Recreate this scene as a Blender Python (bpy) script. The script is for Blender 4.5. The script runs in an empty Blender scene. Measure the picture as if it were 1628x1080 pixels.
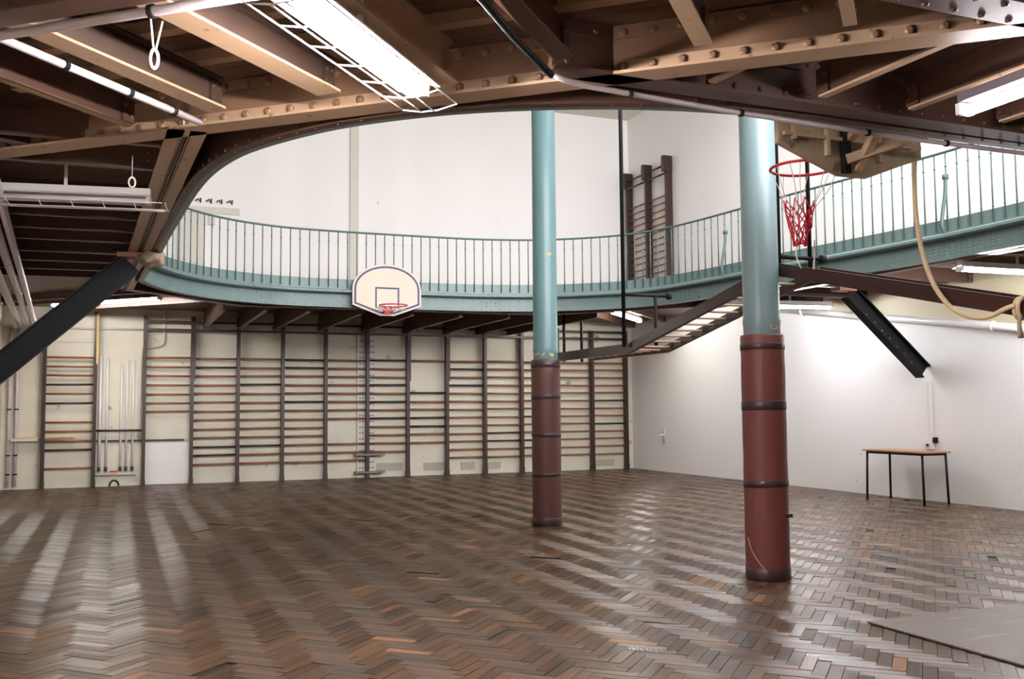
import bpy, bmesh, math, random
from mathutils import Vector, Matrix
random.seed(7)
V = Vector
S = bpy.context.scene
COL = S.collection
PI = math.pi

# ------------------------------------------------------------------ helpers
def new(): return bmesh.new()

def obj(name, bm, mat, parent=None, smooth=False):
    if parent is not None:
        bmesh.ops.translate(bm, verts=bm.verts, vec=-parent.location)
    bmesh.ops.recalc_face_normals(bm, faces=bm.faces)
    me = bpy.data.meshes.new(name)
    bm.to_mesh(me); bm.free()
    for m in (mat if isinstance(mat, (list, tuple)) else [mat]): me.materials.append(m)
    if smooth:
        for p in me.polygons: p.use_smooth = True
    o = bpy.data.objects.new(name, me); COL.objects.link(o)
    if parent is not None: o.parent = parent
    return o

def tag(o, label=None, cat=None, group=None, kind=None):
    if label: o['label'] = label
    if cat: o['category'] = cat
    if group: o['group'] = group
    if kind: o['kind'] = kind
    return o

def thing(name, label, cat, loc=(0, 0, 0), group=None):
    o = bpy.data.objects.new(name, None); COL.objects.link(o)
    o.empty_display_size = .1
    o.location = loc
    return tag(o, label, cat, group, 'thing')

def solo(name, bm, mat, label, cat, group=None, smooth=False, kind='thing'):
    return tag(obj(name, bm, mat, None, smooth), label, cat, group, kind)

def struct(name, bm, mat, smooth=False):
    return tag(obj(name, bm, mat, None, smooth), kind='structure')

def part(name, bm, mat, parent, smooth=False, label=None):
    o = obj(name, bm, mat, parent, smooth)
    if label: o['label'] = label
    return o

def sub(name, bm, mat, top, parent, smooth=False):
    """a piece of a part: mesh is given in world space; the part sits at its thing's origin"""
    o = obj(name, bm, mat, top, smooth)
    o.parent = parent
    return o

def box(bm, c, s, mi=0, rot=None):
    r = bmesh.ops.create_cube(bm, size=1)
    vs = r['verts']
    for v in vs:
        p = V((v.co.x * s[0], v.co.y * s[1], v.co.z * s[2]))
        if rot is not None: p = rot @ p
        v.co = p + V(c)
    for f in {f for v in vs for f in v.link_faces}: f.material_index = mi
    return vs

def box2(bm, a, b, mi=0):
    a, b = V(a), V(b)
    return box(bm, (a + b) / 2, [abs(b[i] - a[i]) for i in range(3)], mi)

def frame_of(p0, p1, up=(0, 0, 1)):
    d = (V(p1) - V(p0)); L = d.length; d.normalize()
    up = V(up)
    if abs(d.dot(up)) > .999: up = V((1, 0, 0))
    s = d.cross(up).normalized(); u = s.cross(d).normalized()
    return d, s, u, L

def bar(bm, p0, p1, w, h, off=(0, 0), mi=0, up=(0, 0, 1)):
    """box from p0 to p1, w sideways, h along up, shifted by off=(side, up)"""
    d, s, u, L = frame_of(p0, p1, up)
    R = Matrix((d, s, u)).transposed()
    c = (V(p0) + V(p1)) / 2 + s * off[0] + u * off[1]
    return box(bm, c, (L, w, h), mi, R)

def tube(bm, pts, r, n=10, mi=0, caps=True, closed=False):
    pts = [V(p) for p in pts]
    k = len(pts); rings = []
    prev = None
    for i, p in enumerate(pts):
        if closed: t = pts[(i + 1) % k] - pts[i - 1]
        else: t = pts[min(i + 1, k - 1)] - pts[max(i - 1, 0)]
        t.normalize()
        if prev is None:
            a = V((0, 0, 1)) if abs(t.z) < .9 else V((1, 0, 0))
            s = t.cross(a).normalized()
        else:
            s = (prev - t * prev.dot(t))
            s = s.normalized() if s.length > 1e-6 else t.cross(V((0, 0, 1))).normalized()
        prev = s
        u = t.cross(s)
        rr = r[i] if isinstance(r, (list, tuple)) else r
        rings.append([bm.verts.new(p + (s * math.cos(2 * PI * j / n) + u * math.sin(2 * PI * j / n)) * rr) for j in range(n)])
    m = k if closed else k - 1
    for i in range(m):
        A, B = rings[i], rings[(i + 1) % k]
        for j in range(n):
            f = bm.faces.new((A[j], A[(j + 1) % n], B[(j + 1) % n], B[j])); f.material_index = mi; f.smooth = True
    if caps and not closed:
        f = bm.faces.new(rings[0][::-1]); f.material_index = mi
        f = bm.faces.new(rings[-1]); f.material_index = mi

def lathe(bm, c, prof, n=40, mi=0):
    """prof: list of (radius, z)"""
    rings = [[bm.verts.new(V(c) + V((r * math.cos(2 * PI * j / n), r * math.sin(2 * PI * j / n), z))) for j in range(n)] for r, z in prof]
    for A, B in zip(rings[:-1], rings[1:]):
        for j in range(n):
            f = bm.faces.new((A[j], A[(j + 1) % n], B[(j + 1) % n], B[j])); f.material_index = mi; f.smooth = True
    bm.faces.new(rings[0][::-1]); bm.faces.new(rings[-1])

def dome(bm, c, nrm, r=.016, n=7, mi=0):
    c, nrm = V(c), V(nrm).normalized()
    a = V((0, 0, 1)) if abs(nrm.z) < .9 else V((1, 0, 0))
    s = nrm.cross(a).normalized(); u = nrm.cross(s)
    rings = []
    for q, h in ((1, 0), (.85, .4), (.45, .66)):
        rings.append([bm.verts.new(c + nrm * r * h + (s * math.cos(2 * PI * j / n) + u * math.sin(2 * PI * j / n)) * r * q) for j in range(n)])
    for A, B in zip(rings[:-1], rings[1:]):
        for j in range(n):
            f = bm.faces.new((A[j], A[(j + 1) % n], B[(j + 1) % n], B[j])); f.material_index = mi; f.smooth = True
    f = bm.faces.new(rings[-1]); f.material_index = mi

def prism(bm, poly, ax0, ax1, n_axis, o, t, mi=0):
    """poly of (a,b) in plane spanned by ax0, ax1 at o, thickened by t along n_axis"""
    ax0, ax1, na, o = V(ax0), V(ax1), V(n_axis), V(o)
    A = [bm.verts.new(o + ax0 * a + ax1 * b) for a, b in poly]
    B = [bm.verts.new(v.co + na * t) for v in A]
    bm.faces.new(A).material_index = mi; bm.faces.new(B[::-1]).material_index = mi
    k = len(A)
    for i in range(k):
        bm.faces.new((A[i], A[(i + 1) % k], B[(i + 1) % k], B[i])).material_index = mi

def catmull(pts, n=8, closed=False):
    pts = [V(p) for p in pts]; k = len(pts); out = []
    for i in range(k if closed else k - 1):
        g = (lambda j: pts[j % k]) if closed else (lambda j: pts[max(0, min(k - 1, j))])
        p0, p1, p2, p3 = g(i - 1), g(i), g(i + 1), g(i + 2)
        for q in range(n):
            t = q / n
            out.append(.5 * ((2 * p1) + (p2 - p0) * t + (2 * p0 - 5 * p1 + 4 * p2 - p3) * t * t + (3 * p1 - p0 - 3 * p2 + p3) * t ** 3))
    if not closed: out.append(pts[-1])
    return out

def resample(pts, step, closed=False):
    P = pts + ([pts[0]] if closed else [])
    L = [0]
    for a, b in zip(P[:-1], P[1:]): L.append(L[-1] + (b - a).length)
    n = max(2, round(L[-1] / step)); out = []; j = 0
    for i in range(n if closed else n + 1):
        d = L[-1] * i / n
        while j < len(L) - 2 and L[j + 1] < d: j += 1
        out.append(P[j].lerp(P[j + 1], (d - L[j]) / max(1e-9, L[j + 1] - L[j])))
    return out

# ------------------------------------------------------------------ materials
def srgb(r, g, b):
    f = lambda c: ((c / 255) / 12.92) if c / 255 <= .04045 else (((c / 255) + .055) / 1.055) ** 2.4
    return (f(r), f(g), f(b), 1)

def mat(name, col, rough=.5, metal=0, var=.12, scale=6, bump=.0, bscale=60, spec=.5, spots=None, spot_amt=.62, spot_scale=9, stretch=(1, 1, 1)):
    m = bpy.data.materials.new(name); m.use_nodes = True
    nt = m.node_tree; b = nt.nodes['Principled BSDF']
    b.inputs['Roughness'].default_value = rough; b.inputs['Metallic'].default_value = metal
    b.inputs['Specular IOR Level'].default_value = spec
    tc = nt.nodes.new('ShaderNodeTexCoord'); mp = nt.nodes.new('ShaderNodeMapping')
    geo = nt.nodes.new('ShaderNodeNewGeometry')
    nt.links.new(geo.outputs['Position'], mp.inputs['Vector']); mp.inputs['Scale'].default_value = stretch
    nz = nt.nodes.new('ShaderNodeTexNoise'); nz.inputs['Scale'].default_value = scale; nz.inputs['Detail'].default_value = 6
    nt.links.new(mp.outputs[0], nz.inputs['Vector'])
    mx = nt.nodes.new('ShaderNodeMix'); mx.data_type = 'RGBA'
    mx.inputs[6].default_value = [c * (1 - var) for c in col[:3]] + [1]
    mx.inputs[7].default_value = [min(1, c * (1 + var)) for c in col[:3]] + [1]
    nt.links.new(nz.outputs['Fac'], mx.inputs[0])
    last = mx.outputs[2]
    if spots is not None:
        n2 = nt.nodes.new('ShaderNodeTexNoise'); n2.inputs['Scale'].default_value = spot_scale; n2.inputs['Detail'].default_value = 8
        nt.links.new(mp.outputs[0], n2.inputs['Vector'])
        rp = nt.nodes.new('ShaderNodeValToRGB'); rp.color_ramp.elements[0].position = spot_amt; rp.color_ramp.elements[1].position = spot_amt + .06
        nt.links.new(n2.outputs['Fac'], rp.inputs[0])
        m2 = nt.nodes.new('ShaderNodeMix'); m2.data_type = 'RGBA'
        nt.links.new(rp.outputs[0], m2.inputs[0]); nt.links.new(last, m2.inputs[6]); m2.inputs[7].default_value = spots
        last = m2.outputs[2]
    nt.links.new(last, b.inputs['Base Color'])
    if bump:
        n3 = nt.nodes.new('ShaderNodeTexNoise'); n3.inputs['Scale'].default_value = bscale; n3.inputs['Detail'].default_value = 4
        nt.links.new(mp.outputs[0], n3.inputs['Vector'])
        bp = nt.nodes.new('ShaderNodeBump'); bp.inputs['Strength'].default_value = bump; bp.inputs['Distance'].default_value = .01
        nt.links.new(n3.outputs['Fac'], bp.inputs['Height']); nt.links.new(bp.outputs[0], b.inputs['Normal'])
    m['last'] = 0
    return m

def emit(name, col, strength):
    m = bpy.data.materials.new(name); m.use_nodes = True
    nt = m.node_tree; nt.nodes.clear()
    e = nt.nodes.new('ShaderNodeEmission'); e.inputs[0].default_value = col; e.inputs[1].default_value = strength
    o = nt.nodes.new('ShaderNodeOutputMaterial'); nt.links.new(e.outputs[0], o.inputs[0])
    return m

WHITE = mat('white_wall_paint', srgb(236, 233, 232), .55, var=.02, scale=1.3, bump=.12, bscale=9, spots=srgb(176, 168, 160), spot_amt=.745, spot_scale=7)
CREAM = mat('grimy_cream_wall_paint', srgb(212, 205, 189), .6, var=.13, scale=1.5, bump=.1, bscale=10, spots=srgb(150, 142, 124), spot_amt=.66, spot_scale=2.6, stretch=(1, 1, 1.6))
TAN = mat('tan_steel_paint', srgb(168, 138, 112), .42, var=.10, scale=5, bump=.06, bscale=40, spots=srgb(110, 82, 62), spot_amt=.66, spot_scale=14)
BROWN = mat('brown_steel_paint', srgb(84, 58, 48), .4, var=.14, scale=5, bump=.06, bscale=40)
MIDB = mat('mid_brown_steel_paint', srgb(128, 96, 76), .42, var=.1, scale=5, bump=.06, bscale=40)
TEAL = mat('teal_steel_paint', srgb(112, 132, 132), .38, var=.07, scale=5, spots=srgb(66, 84, 82), spot_amt=.70, spot_scale=11)
TEALD = mat('dark_teal_rail_paint', srgb(82, 106, 105), .4, var=.1, scale=9)
COLTEAL = mat('teal_column_paint', srgb(92, 124, 128), .36, var=.06, scale=3, spots=srgb(70, 86, 86), spot_amt=.71, spot_scale=16)
DARKB = mat('shaded_web_brown', srgb(66, 49, 40), .45, var=.12, scale=5)  # joist webs: shade from the overhanging flange is put into this colour
COLBLUE = mat('blue_column_paint', srgb(116, 138, 146), .36, var=.06, scale=3, spots=srgb(98, 112, 112), spot_amt=.71, spot_scale=16)
CHIP = mat('bare_chipped_patch', srgb(196, 160, 108), .6, var=.25, scale=30)
PAD = mat('maroon_vinyl', srgb(108, 54, 52), .42, var=.08, scale=14, bump=.15, bscale=180)
PADD = mat('dim_lit_maroon_vinyl', srgb(84, 50, 46), .42, var=.08, scale=14, bump=.15, bscale=180)  # darker copy of the maroon; the farther pad's weaker light is in the colour
TAPE = mat('dark_tape', srgb(58, 36, 40), .35, var=.1)
STEELG = mat('grimy_grey_steel', srgb(120, 116, 106), .5, var=.2)
BLACK = mat('black_steel_paint', srgb(15, 16, 19), .55, var=.15, spec=.25)
BOLT = mat('bare_metal', srgb(180, 180, 175), .35, metal=.8)
POST = mat('dark_varnished_post', srgb(50, 29, 23), .42, var=.25, scale=10, stretch=(1, 1, .2))
RUNG = mat('varnished_rung', srgb(140, 88, 56), .38, var=.28, scale=3, stretch=(2, 1, 1))
RAILWOOD = mat('dark_red_ladder_paint', srgb(54, 26, 22), .3, var=.15, scale=10)
RUNGP = mat('pale_rung', srgb(170, 140, 116), .45, var=.15)
ROPE = mat('jute_rope', srgb(206, 182, 146), .85, var=.14, scale=60, bump=.5, bscale=160)
LILAC = mat('pale_lilac_enamel', srgb(200, 186, 188), .35, var=.08)
WMETAL = mat('white_enamel', srgb(226, 222, 220), .35, var=.04)
GREYBOX = mat('pale_grey_paint', srgb(206, 200, 190), .5, var=.06)
RED = mat('red_enamel', srgb(200, 28, 44), .4, var=.08)
BLUEL = mat('blue_line_paint', srgb(46, 42, 104), .45, var=.06)
BOARDW = mat('cream_backboard', srgb(208, 194, 178), .45, var=.03)
PLY = mat('weathered_plywood', srgb(160, 140, 118), .6, var=.28, scale=5, spots=srgb(120, 96, 76), spot_amt=.58, spot_scale=5)
BATTEN = mat('pale_batten_wood', srgb(172, 144, 118), .6, var=.2, scale=8)
NETW = mat('white_string', srgb(232, 222, 214), .8, var=.05)
NETR = mat('red_string', srgb(206, 36, 58), .8, var=.12)
TOPW = mat('table_top_wood', srgb(182, 128, 98), .45, var=.2, scale=14, stretch=(6, 1, 1))
MATW = mat('scuffed_grey_brown_board', srgb(96, 82, 70), .5, var=.22, scale=4, stretch=(1, 9, 1), spots=srgb(118, 106, 96), spot_amt=.6, spot_scale=2)
RAG = mat('dirty_sackcloth', srgb(160, 140, 122), .9, var=.35, scale=26, bump=.6, bscale=70)
RUST = mat('peeling_brown_primer', srgb(168, 120, 92), .7, var=.25, scale=18)
YELW = mat('yellow_board', srgb(214, 178, 110), .6, var=.15, scale=8)
DARKV = mat('dark_valve', srgb(40, 38, 36), .45, var=.2)
VENT = mat('grey_vent', srgb(176, 170, 156), .6, var=.1)
ROOFP = mat('pale_ceiling_paint', srgb(222, 220, 208), .7, var=.03)
LIT = emit('lit_tube', (1.0, .95, .93, 1), 480)
LITC = emit('lit_corner_tube', (1.0, .97, .92, 1), 85)
LITR = emit('lit_gallery_tube', (1.0, .96, 1.0, 1), 45)
LITV = emit('lit_violet_white_tube', (.96, .965, 1.0, 1), 200)
HOUSE = mat('dull_violet_grey_enamel', srgb(104, 92, 100), .4, var=.08)
UNLIT = mat('unlit_tube_glass', srgb(205, 196, 200), .15, var=.04)

# planked underside of the gallery
def planks():
    m = bpy.data.materials.new('brown_painted_planks'); m.use_nodes = True
    nt = m.node_tree; b = nt.nodes['Principled BSDF']; b.inputs['Roughness'].default_value = .5
    geo = nt.nodes.new('ShaderNodeNewGeometry')
    mp = nt.nodes.new('ShaderNodeMapping'); mp.inputs['Rotation'].default_value = (0, 0, R45)
    nt.links.new(geo.outputs['Position'], mp.inputs['Vector'])
    sp = nt.nodes.new('ShaderNodeSeparateXYZ'); nt.links.new(mp.outputs[0], sp.inputs[0])
    def mth(op, a, bb=None):
        n = nt.nodes.new('ShaderNodeMath'); n.operation = op
        for i, v in enumerate((a, bb)):
            if v is None: continue
            if isinstance(v, (int, float)): n.inputs[i].default_value = v
            else: nt.links.new(v, n.inputs[i])
        return n.outputs[0]
    u = mth('DIVIDE', sp.outputs[1], .17)
    fr = mth('FRACT', u); gap = mth('GREATER_THAN', mth('ABSOLUTE', mth('SUBTRACT', fr, .5)), .465)
    wn = nt.nodes.new('ShaderNodeTexWhiteNoise'); wn.noise_dimensions = '1D'
    nt.links.new(mth('FLOOR', u), wn.inputs['W'])
    nz = nt.nodes.new('ShaderNodeTexNoise'); nz.inputs['Scale'].default_value = 7; nz.inputs['Detail'].default_value = 5
    nt.links.new(mp.outputs[0], nz.inputs['Vector'])
    f = mth('ADD', mth('MULTIPLY', wn.outputs['Value'], .5), mth('MULTIPLY', nz.outputs['Fac'], .5))
    mx = nt.nodes.new('ShaderNodeMix'); mx.data_type = 'RGBA'
    mx.inputs[6].default_value = srgb(84, 60, 46); mx.inputs[7].default_value = srgb(118, 88, 68)
    nt.links.new(f, mx.inputs[0])
    m2 = nt.nodes.new('ShaderNodeMix'); m2.data_type = 'RGBA'
    nt.links.new(gap, m2.inputs[0]); nt.links.new(mx.outputs[2], m2.inputs[6]); m2.inputs[7].default_value = srgb(52, 36, 28)
    nt.links.new(m2.outputs[2], b.inputs['Base Color'])
    return m
R45 = PI / 4
PLANK = planks()

# parquet: one real block per tile, colour, grain direction and wear from the mesh
def parquet():
    m = bpy.data.materials.new('herringbone_parquet'); m.use_nodes = True
    nt = m.node_tree; b = nt.nodes['Principled BSDF']
    at = nt.nodes.new('ShaderNodeAttribute'); at.attribute_name = 'block'
    sp = nt.nodes.new('ShaderNodeSeparateColor'); nt.links.new(at.outputs['Color'], sp.inputs[0])
    uv = nt.nodes.new('ShaderNodeUVMap'); uv.uv_map = 'grain'
    mp = nt.nodes.new('ShaderNodeMapping'); mp.inputs['Scale'].default_value = (3, 45, 1)
    nt.links.new(uv.outputs[0], mp.inputs['Vector'])
    nz = nt.nodes.new('ShaderNodeTexNoise'); nz.inputs['Scale'].default_value = 1.6; nz.inputs['Detail'].default_value = 6
    nt.links.new(mp.outputs[0], nz.inputs['Vector'])
    rp = nt.nodes.new('ShaderNodeValToRGB'); e = rp.color_ramp.elements
    e[0].position = 0; e[0].color = srgb(60, 42, 30)
    e[1].position = 1; e[1].color = srgb(178, 126, 84)
    for p, c in ((.35, srgb(92, 66, 46)), (.75, srgb(118, 85, 58)), (.9, srgb(134, 95, 66))):
        k = e.new(p); k.color = c
    nt.links.new(sp.outputs[0], rp.inputs[0])
    mg = nt.nodes.new('ShaderNodeMix'); mg.data_type = 'RGBA'; mg.blend_type = 'MULTIPLY'
    mg.inputs[0].default_value = .55
    r2 = nt.nodes.new('ShaderNodeValToRGB'); r2.color_ramp.elements[0].color = (.45, .42, .40, 1); r2.color_ramp.elements[1].color = (1.15, 1.12, 1.1, 1)
    r2.color_ramp.elements[0].position = .3; r2.color_ramp.elements[1].position = .7
    nt.links.new(nz.outputs['Fac'], r2.inputs[0])
    nt.links.new(rp.outputs[0], mg.inputs[6]); nt.links.new(r2.outputs[0], mg.inputs[7])
    # broad dirt and wear patches across the floor
    geo = nt.nodes.new('ShaderNodeNewGeometry')
    n2 = nt.nodes.new('ShaderNodeTexNoise'); n2.inputs['Scale'].default_value = .7; n2.inputs['Detail'].default_value = 5
    nt.links.new(geo.outputs['Position'], n2.inputs['Vector'])
    mrp = nt.nodes.new('ShaderNodeMapRange'); mrp.inputs[1].default_value = .35; mrp.inputs[2].default_value = .65
    mrp.inputs[3].default_value = .5; mrp.inputs[4].default_value = .85
    nt.links.new(n2.outputs['Fac'], mrp.inputs[0])
    hv = nt.nodes.new('ShaderNodeHueSaturation'); nt.links.new(mrp.outputs[0], hv.inputs['Value'])
    nt.links.new(mg.outputs[2], hv.inputs['Color'])
    nt.links.new(hv.outputs[0], b.inputs['Base Color'])
    rr = nt.nodes.new('ShaderNodeMapRange'); rr.inputs[3].default_value = .27; rr.inputs[4].default_value = .43
    nt.links.new(sp.outputs[1], rr.inputs[0]); nt.links.new(rr.outputs[0], b.inputs['Roughness'])
    b.inputs['Specular IOR Level'].default_value = .55
    b.inputs['Anisotropic'].default_value = .85
    tg = nt.nodes.new('ShaderNodeTangent'); tg.direction_type = 'UV_MAP'; tg.uv_map = 'grain'
    nt.links.new(tg.outputs[0], b.inputs['Tangent'])
    bp = nt.nodes.new('ShaderNodeBump'); bp.inputs['Strength'].default_value = .25; bp.inputs['Distance'].default_value = .002
    nt.links.new(nz.outputs['Fac'], bp.inputs['Height']); nt.links.new(bp.outputs[0], b.inputs['Normal'])
    return m
PARQ = parquet()
SUBF = mat('dark_gap_bitumen', srgb(34, 26, 22), .7, var=.1)

# ------------------------------------------------------------------ dimensions
XR, YB, YN = 11.10, 20.05, -1.3          # wall planes (end wall, far wall, near wall)
def xl(y): return -.97 - .05 * y         # the slightly splayed side wall
ZC, ZR = 8.2, 3.09                       # high ceiling, lower edge of the gallery rim
WIN_W = 690
ZP = 3.37                                # underside of gallery planks

# ------------------------------------------------------------------ room shell
def floor():
    bm = new()
    uvl = bm.loops.layers.uv.new('grain'); cl = bm.loops.layers.float_color.new('block')
    f = bm.faces.new([bm.verts.new(p) for p in ((xl(YN) - .15, YN - .15, -.012), (XR + .15, YN - .15, -.012), (XR + .15, YB + .15, -.012), (xl(YB) - .15, YB + .15, -.012))])
    f.material_index = 1
    W, n = .0762, 4
    c45 = math.cos(R45)
    rnd = random.Random(3)
    def emit_block(u0, v0, du, dv, kind):
        g = .0011 + .0018 * rnd.random() ** 2
        cu, cv = u0 + du / 2, v0 + dv / 2
        X = (cu - cv) * c45; Y = (cu + cv) * c45
        if not (xl(Y) - .1 < X < XR + .1 and YN - .1 < Y < YB + .1): return
        if rnd.random() < .0035 and Y > 2: return
        hz = rnd.gauss(0, .0006); tx = rnd.gauss(0, .0042); ty = rnd.gauss(0, .0042)
        if rnd.random() < .03: tx *= 3; ty *= 3
        cs = [(u0 + g, v0 + g), (u0 + du - g, v0 + g), (u0 + du - g, v0 + dv - g), (u0 + g, v0 + dv - g)]
        t = []; bt = []
        for (a, b) in cs:
            x = (a - b) * c45; y = (a + b) * c45
            z = hz + tx * (a - cu) + ty * (b - cv)
            t.append(bm.verts.new((x, y, z))); bt.append(bm.verts.new((x, y, -.011)))
        shade = min(1, max(0, rnd.gauss(.45, .17)))
        if rnd.random() < .03: shade = .9 + .1 * rnd.random()
        col = (shade, rnd.random(), rnd.random(), 1)
        o = (rnd.random() * 20, rnd.random() * 20)
        fs = [bm.faces.new(t)]
        for i in range(4): fs.append(bm.faces.new((t[i], bt[i], bt[(i + 1) % 4], t[(i + 1) % 4])))
        for ff in fs:
            for lp in ff.loops:
                lp[cl] = col
        for lp, (a, b) in zip(fs[0].loops, cs):
            q = (a - u0, b - v0) if kind == 0 else (b - v0, -(a - u0))
            lp[uvl].uv = (q[0] + o[0], q[1] + o[1])
    R = 300
    for k in range(-R, R):
        for m in range(-50, 51):
            bu, bv = (k + m * n) * W, (k - m * n) * W
            X, Y = (bu - bv) * c45, (bu + bv) * c45
            if not (-3 < X < 12 and -2.5 < Y < 21.5): continue
            emit_block(bu, bv, n * W, W, 0)
            emit_block(bu + n * W, bv - (n - 1) * W, W, n * W, 1)
    me = bpy.data.meshes.new('floor'); bm.to_mesh(me); bm.free()
    me.materials.append(PARQ); me.materials.append(SUBF)
    o = bpy.data.objects.new('floor', me); COL.objects.link(o)
    tag(o, kind='structure')
floor()

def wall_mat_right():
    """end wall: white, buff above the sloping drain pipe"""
    m = WHITE.copy(); m.name = 'white_wall_buff_above_pipe'
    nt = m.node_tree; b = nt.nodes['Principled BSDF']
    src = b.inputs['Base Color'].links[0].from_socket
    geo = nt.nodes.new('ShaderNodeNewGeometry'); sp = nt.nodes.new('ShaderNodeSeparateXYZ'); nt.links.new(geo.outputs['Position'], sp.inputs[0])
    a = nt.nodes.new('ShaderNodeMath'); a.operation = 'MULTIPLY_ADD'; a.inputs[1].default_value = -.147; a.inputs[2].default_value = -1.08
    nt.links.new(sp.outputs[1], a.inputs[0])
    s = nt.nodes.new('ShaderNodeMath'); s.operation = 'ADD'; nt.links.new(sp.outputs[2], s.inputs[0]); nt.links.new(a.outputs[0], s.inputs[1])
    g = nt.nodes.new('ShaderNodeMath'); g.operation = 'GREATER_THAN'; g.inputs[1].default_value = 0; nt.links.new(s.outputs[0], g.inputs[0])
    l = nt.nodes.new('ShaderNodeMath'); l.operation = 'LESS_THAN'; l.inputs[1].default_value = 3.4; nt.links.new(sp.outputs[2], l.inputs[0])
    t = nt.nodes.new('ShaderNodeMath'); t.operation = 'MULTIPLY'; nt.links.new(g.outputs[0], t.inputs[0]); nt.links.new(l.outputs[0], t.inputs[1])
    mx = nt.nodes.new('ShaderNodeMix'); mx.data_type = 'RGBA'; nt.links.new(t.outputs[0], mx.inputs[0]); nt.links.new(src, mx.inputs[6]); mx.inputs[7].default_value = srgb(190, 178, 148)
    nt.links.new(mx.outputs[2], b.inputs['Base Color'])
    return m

bm = new(); box2(bm, (xl(YB) - .4, YB, 0), (XR + .2, YB + .2, 3.42), 0); box2(bm, (xl(YB) - .4, YB, 3.42), (XR + .2, YB + .2, ZC), 1)
struct('wall_back', bm, [CREAM, WHITE])
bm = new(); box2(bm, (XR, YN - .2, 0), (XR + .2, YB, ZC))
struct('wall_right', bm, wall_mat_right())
bm = new()
prism(bm, [(xl(YN), YN), (xl(YB), YB), (xl(YB) - .2, YB), (xl(YN) - .2, YN)], (1, 0, 0), (0, 1, 0), (0, 0, 1), (0, 0, 0), ZC)
struct('wall_left', bm, CREAM)
WX, WZ0, WZ1 = ((.6, 3.4), (4.0, 6.8), (7.4, 10.2)), 4.3, 7.3
bm = new()
box2(bm, (xl(YN) - .2, YN - .2, 0), (XR, YN, WZ0)); box2(bm, (xl(YN) - .2, YN - .2, WZ1), (XR, YN, ZC))
e_ = [xl(YN) - .2] + [v for w_ in WX for v in w_] + [XR]
for k in range(0, len(e_), 2): box2(bm, (e_[k], YN - .2, WZ0), (e_[k + 1], YN, WZ1))
struct('wall_front', bm, CREAM)
for k, (x0, x1) in enumerate(WX):
    bm = new()
    for i in range(5): box2(bm, (x0 + i * (x1 - x0) / 4 - .03, YN - .14, WZ0), (x0 + i * (x1 - x0) / 4 + .03, YN - .08, WZ1))
    for i in range(5): box2(bm, (x0, YN - .14, WZ0 + i * (WZ1 - WZ0) / 4 - .03), (x1, YN - .08, WZ0 + i * (WZ1 - WZ0) / 4 + .03))
    struct('window_%d' % (k + 2), bm, WMETAL)
    ld = bpy.data.lights.new('window_daylight', 'AREA'); ld.shape = 'RECTANGLE'; ld.size = x1 - x0 - .1; ld.size_y = WZ1 - WZ0 - .1
    ld.energy = WIN_W; ld.color = (.97, .975, 1.0)
    lo = bpy.data.objects.new('window_daylight', ld); lo.location = ((x0 + x1) / 2, YN - .17, (WZ0 + WZ1) / 2); lo.rotation_euler = (PI / 2, 0, 0); COL.objects.link(lo)
# high ceiling with a long added skylight, out of view, opened for fill light
bm = new()
SX0, SX1, SY0, SY1 = 6.4, 9.6, 5.0, 15.0
for a, b in (((xl(YB) - .4, YN - .2), (XR + .2, SY0)), ((xl(YB) - .4, SY1), (XR + .2, YB + .2)), ((xl(YB) - .4, SY0), (SX0, SY1)), ((SX1, SY0), (XR + .2, SY1))):
    box2(bm, (a[0], a[1], ZC), (b[0], b[1], ZC + .15))
struct('ceiling', bm, ROOFP)
bm = new()
for i in range(10): box2(bm, (SX0 + i * (SX1 - SX0) / 9 - .025, SY0, ZC - .02), (SX0 + i * (SX1 - SX0) / 9 + .025, SY1, ZC + .08))
for y in (SY0, (SY0 + SY1) / 2, SY1): box2(bm, (SX0, y - .04, ZC - .02), (SX1, y + .04, ZC + .08))
struct('window_1', bm, WMETAL)  # glazing bars of the added skylight

# ------------------------------------------------------------------ gallery rim
RIMP = [(.285, 13.22), (.38, 11.56), (.454, 9.67), (.486, 9.0), (.54, 7.9), (.61, 7.16), (.73, 6.61), (.876, 6.27), (.99, 6.07), (1.1, 5.89), (1.26, 5.68),
        (1.49, 5.45), (1.76, 5.23), (2.11, 5.02), (2.44, 4.87), (2.7, 4.78), (3.02, 4.70), (3.41, 4.65), (3.9, 4.636), (4.66, 4.65), (5.6, 4.66),
        (6.9, 4.75), (7.9, 5.2), (8.55, 6.0), (8.84, 7.0), (8.89, 8.2), (8.85, 8.95), (8.76, 9.84), (8.66, 10.69), (8.6, 11.35), (8.54, 12.1), (8.45, 13.0),
        (8.29, 13.88), (8.02, 14.5), (7.56, 15.0), (7.1, 15.34), (6.68, 15.57), (5.8, 15.8), (4.9, 15.85), (3.5, 15.86), (2.53, 15.79), (1.95, 15.6), (1.55, 15.38),
        (1.2, 15.1), (.9, 14.75), (.62, 14.3), (.43, 13.85), (.32, 13.5)]
rim = resample(catmull([V((x, y, 0)) for x, y in RIMP], 6, True), .08, True)
for _ in range(3): rim = [(rim[i - 1] + rim[i] * 2 + rim[(i + 1) % len(rim)]) / 4 for i in range(len(rim))]
NR = len(rim)
def rn(i):                      # outward normal (away from the opening)
    t = rim[(i + 1) % NR] - rim[i - 1]; t.normalize()
    return V((t.y, -t.x, 0))
ctr = V((4.6, 10, 0))
SGN = 1 if rn(0).dot(rim[0] - ctr) > 0 else -1
def off(i, d): return rim[i % NR] + rn(i % NR) * SGN * d

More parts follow.
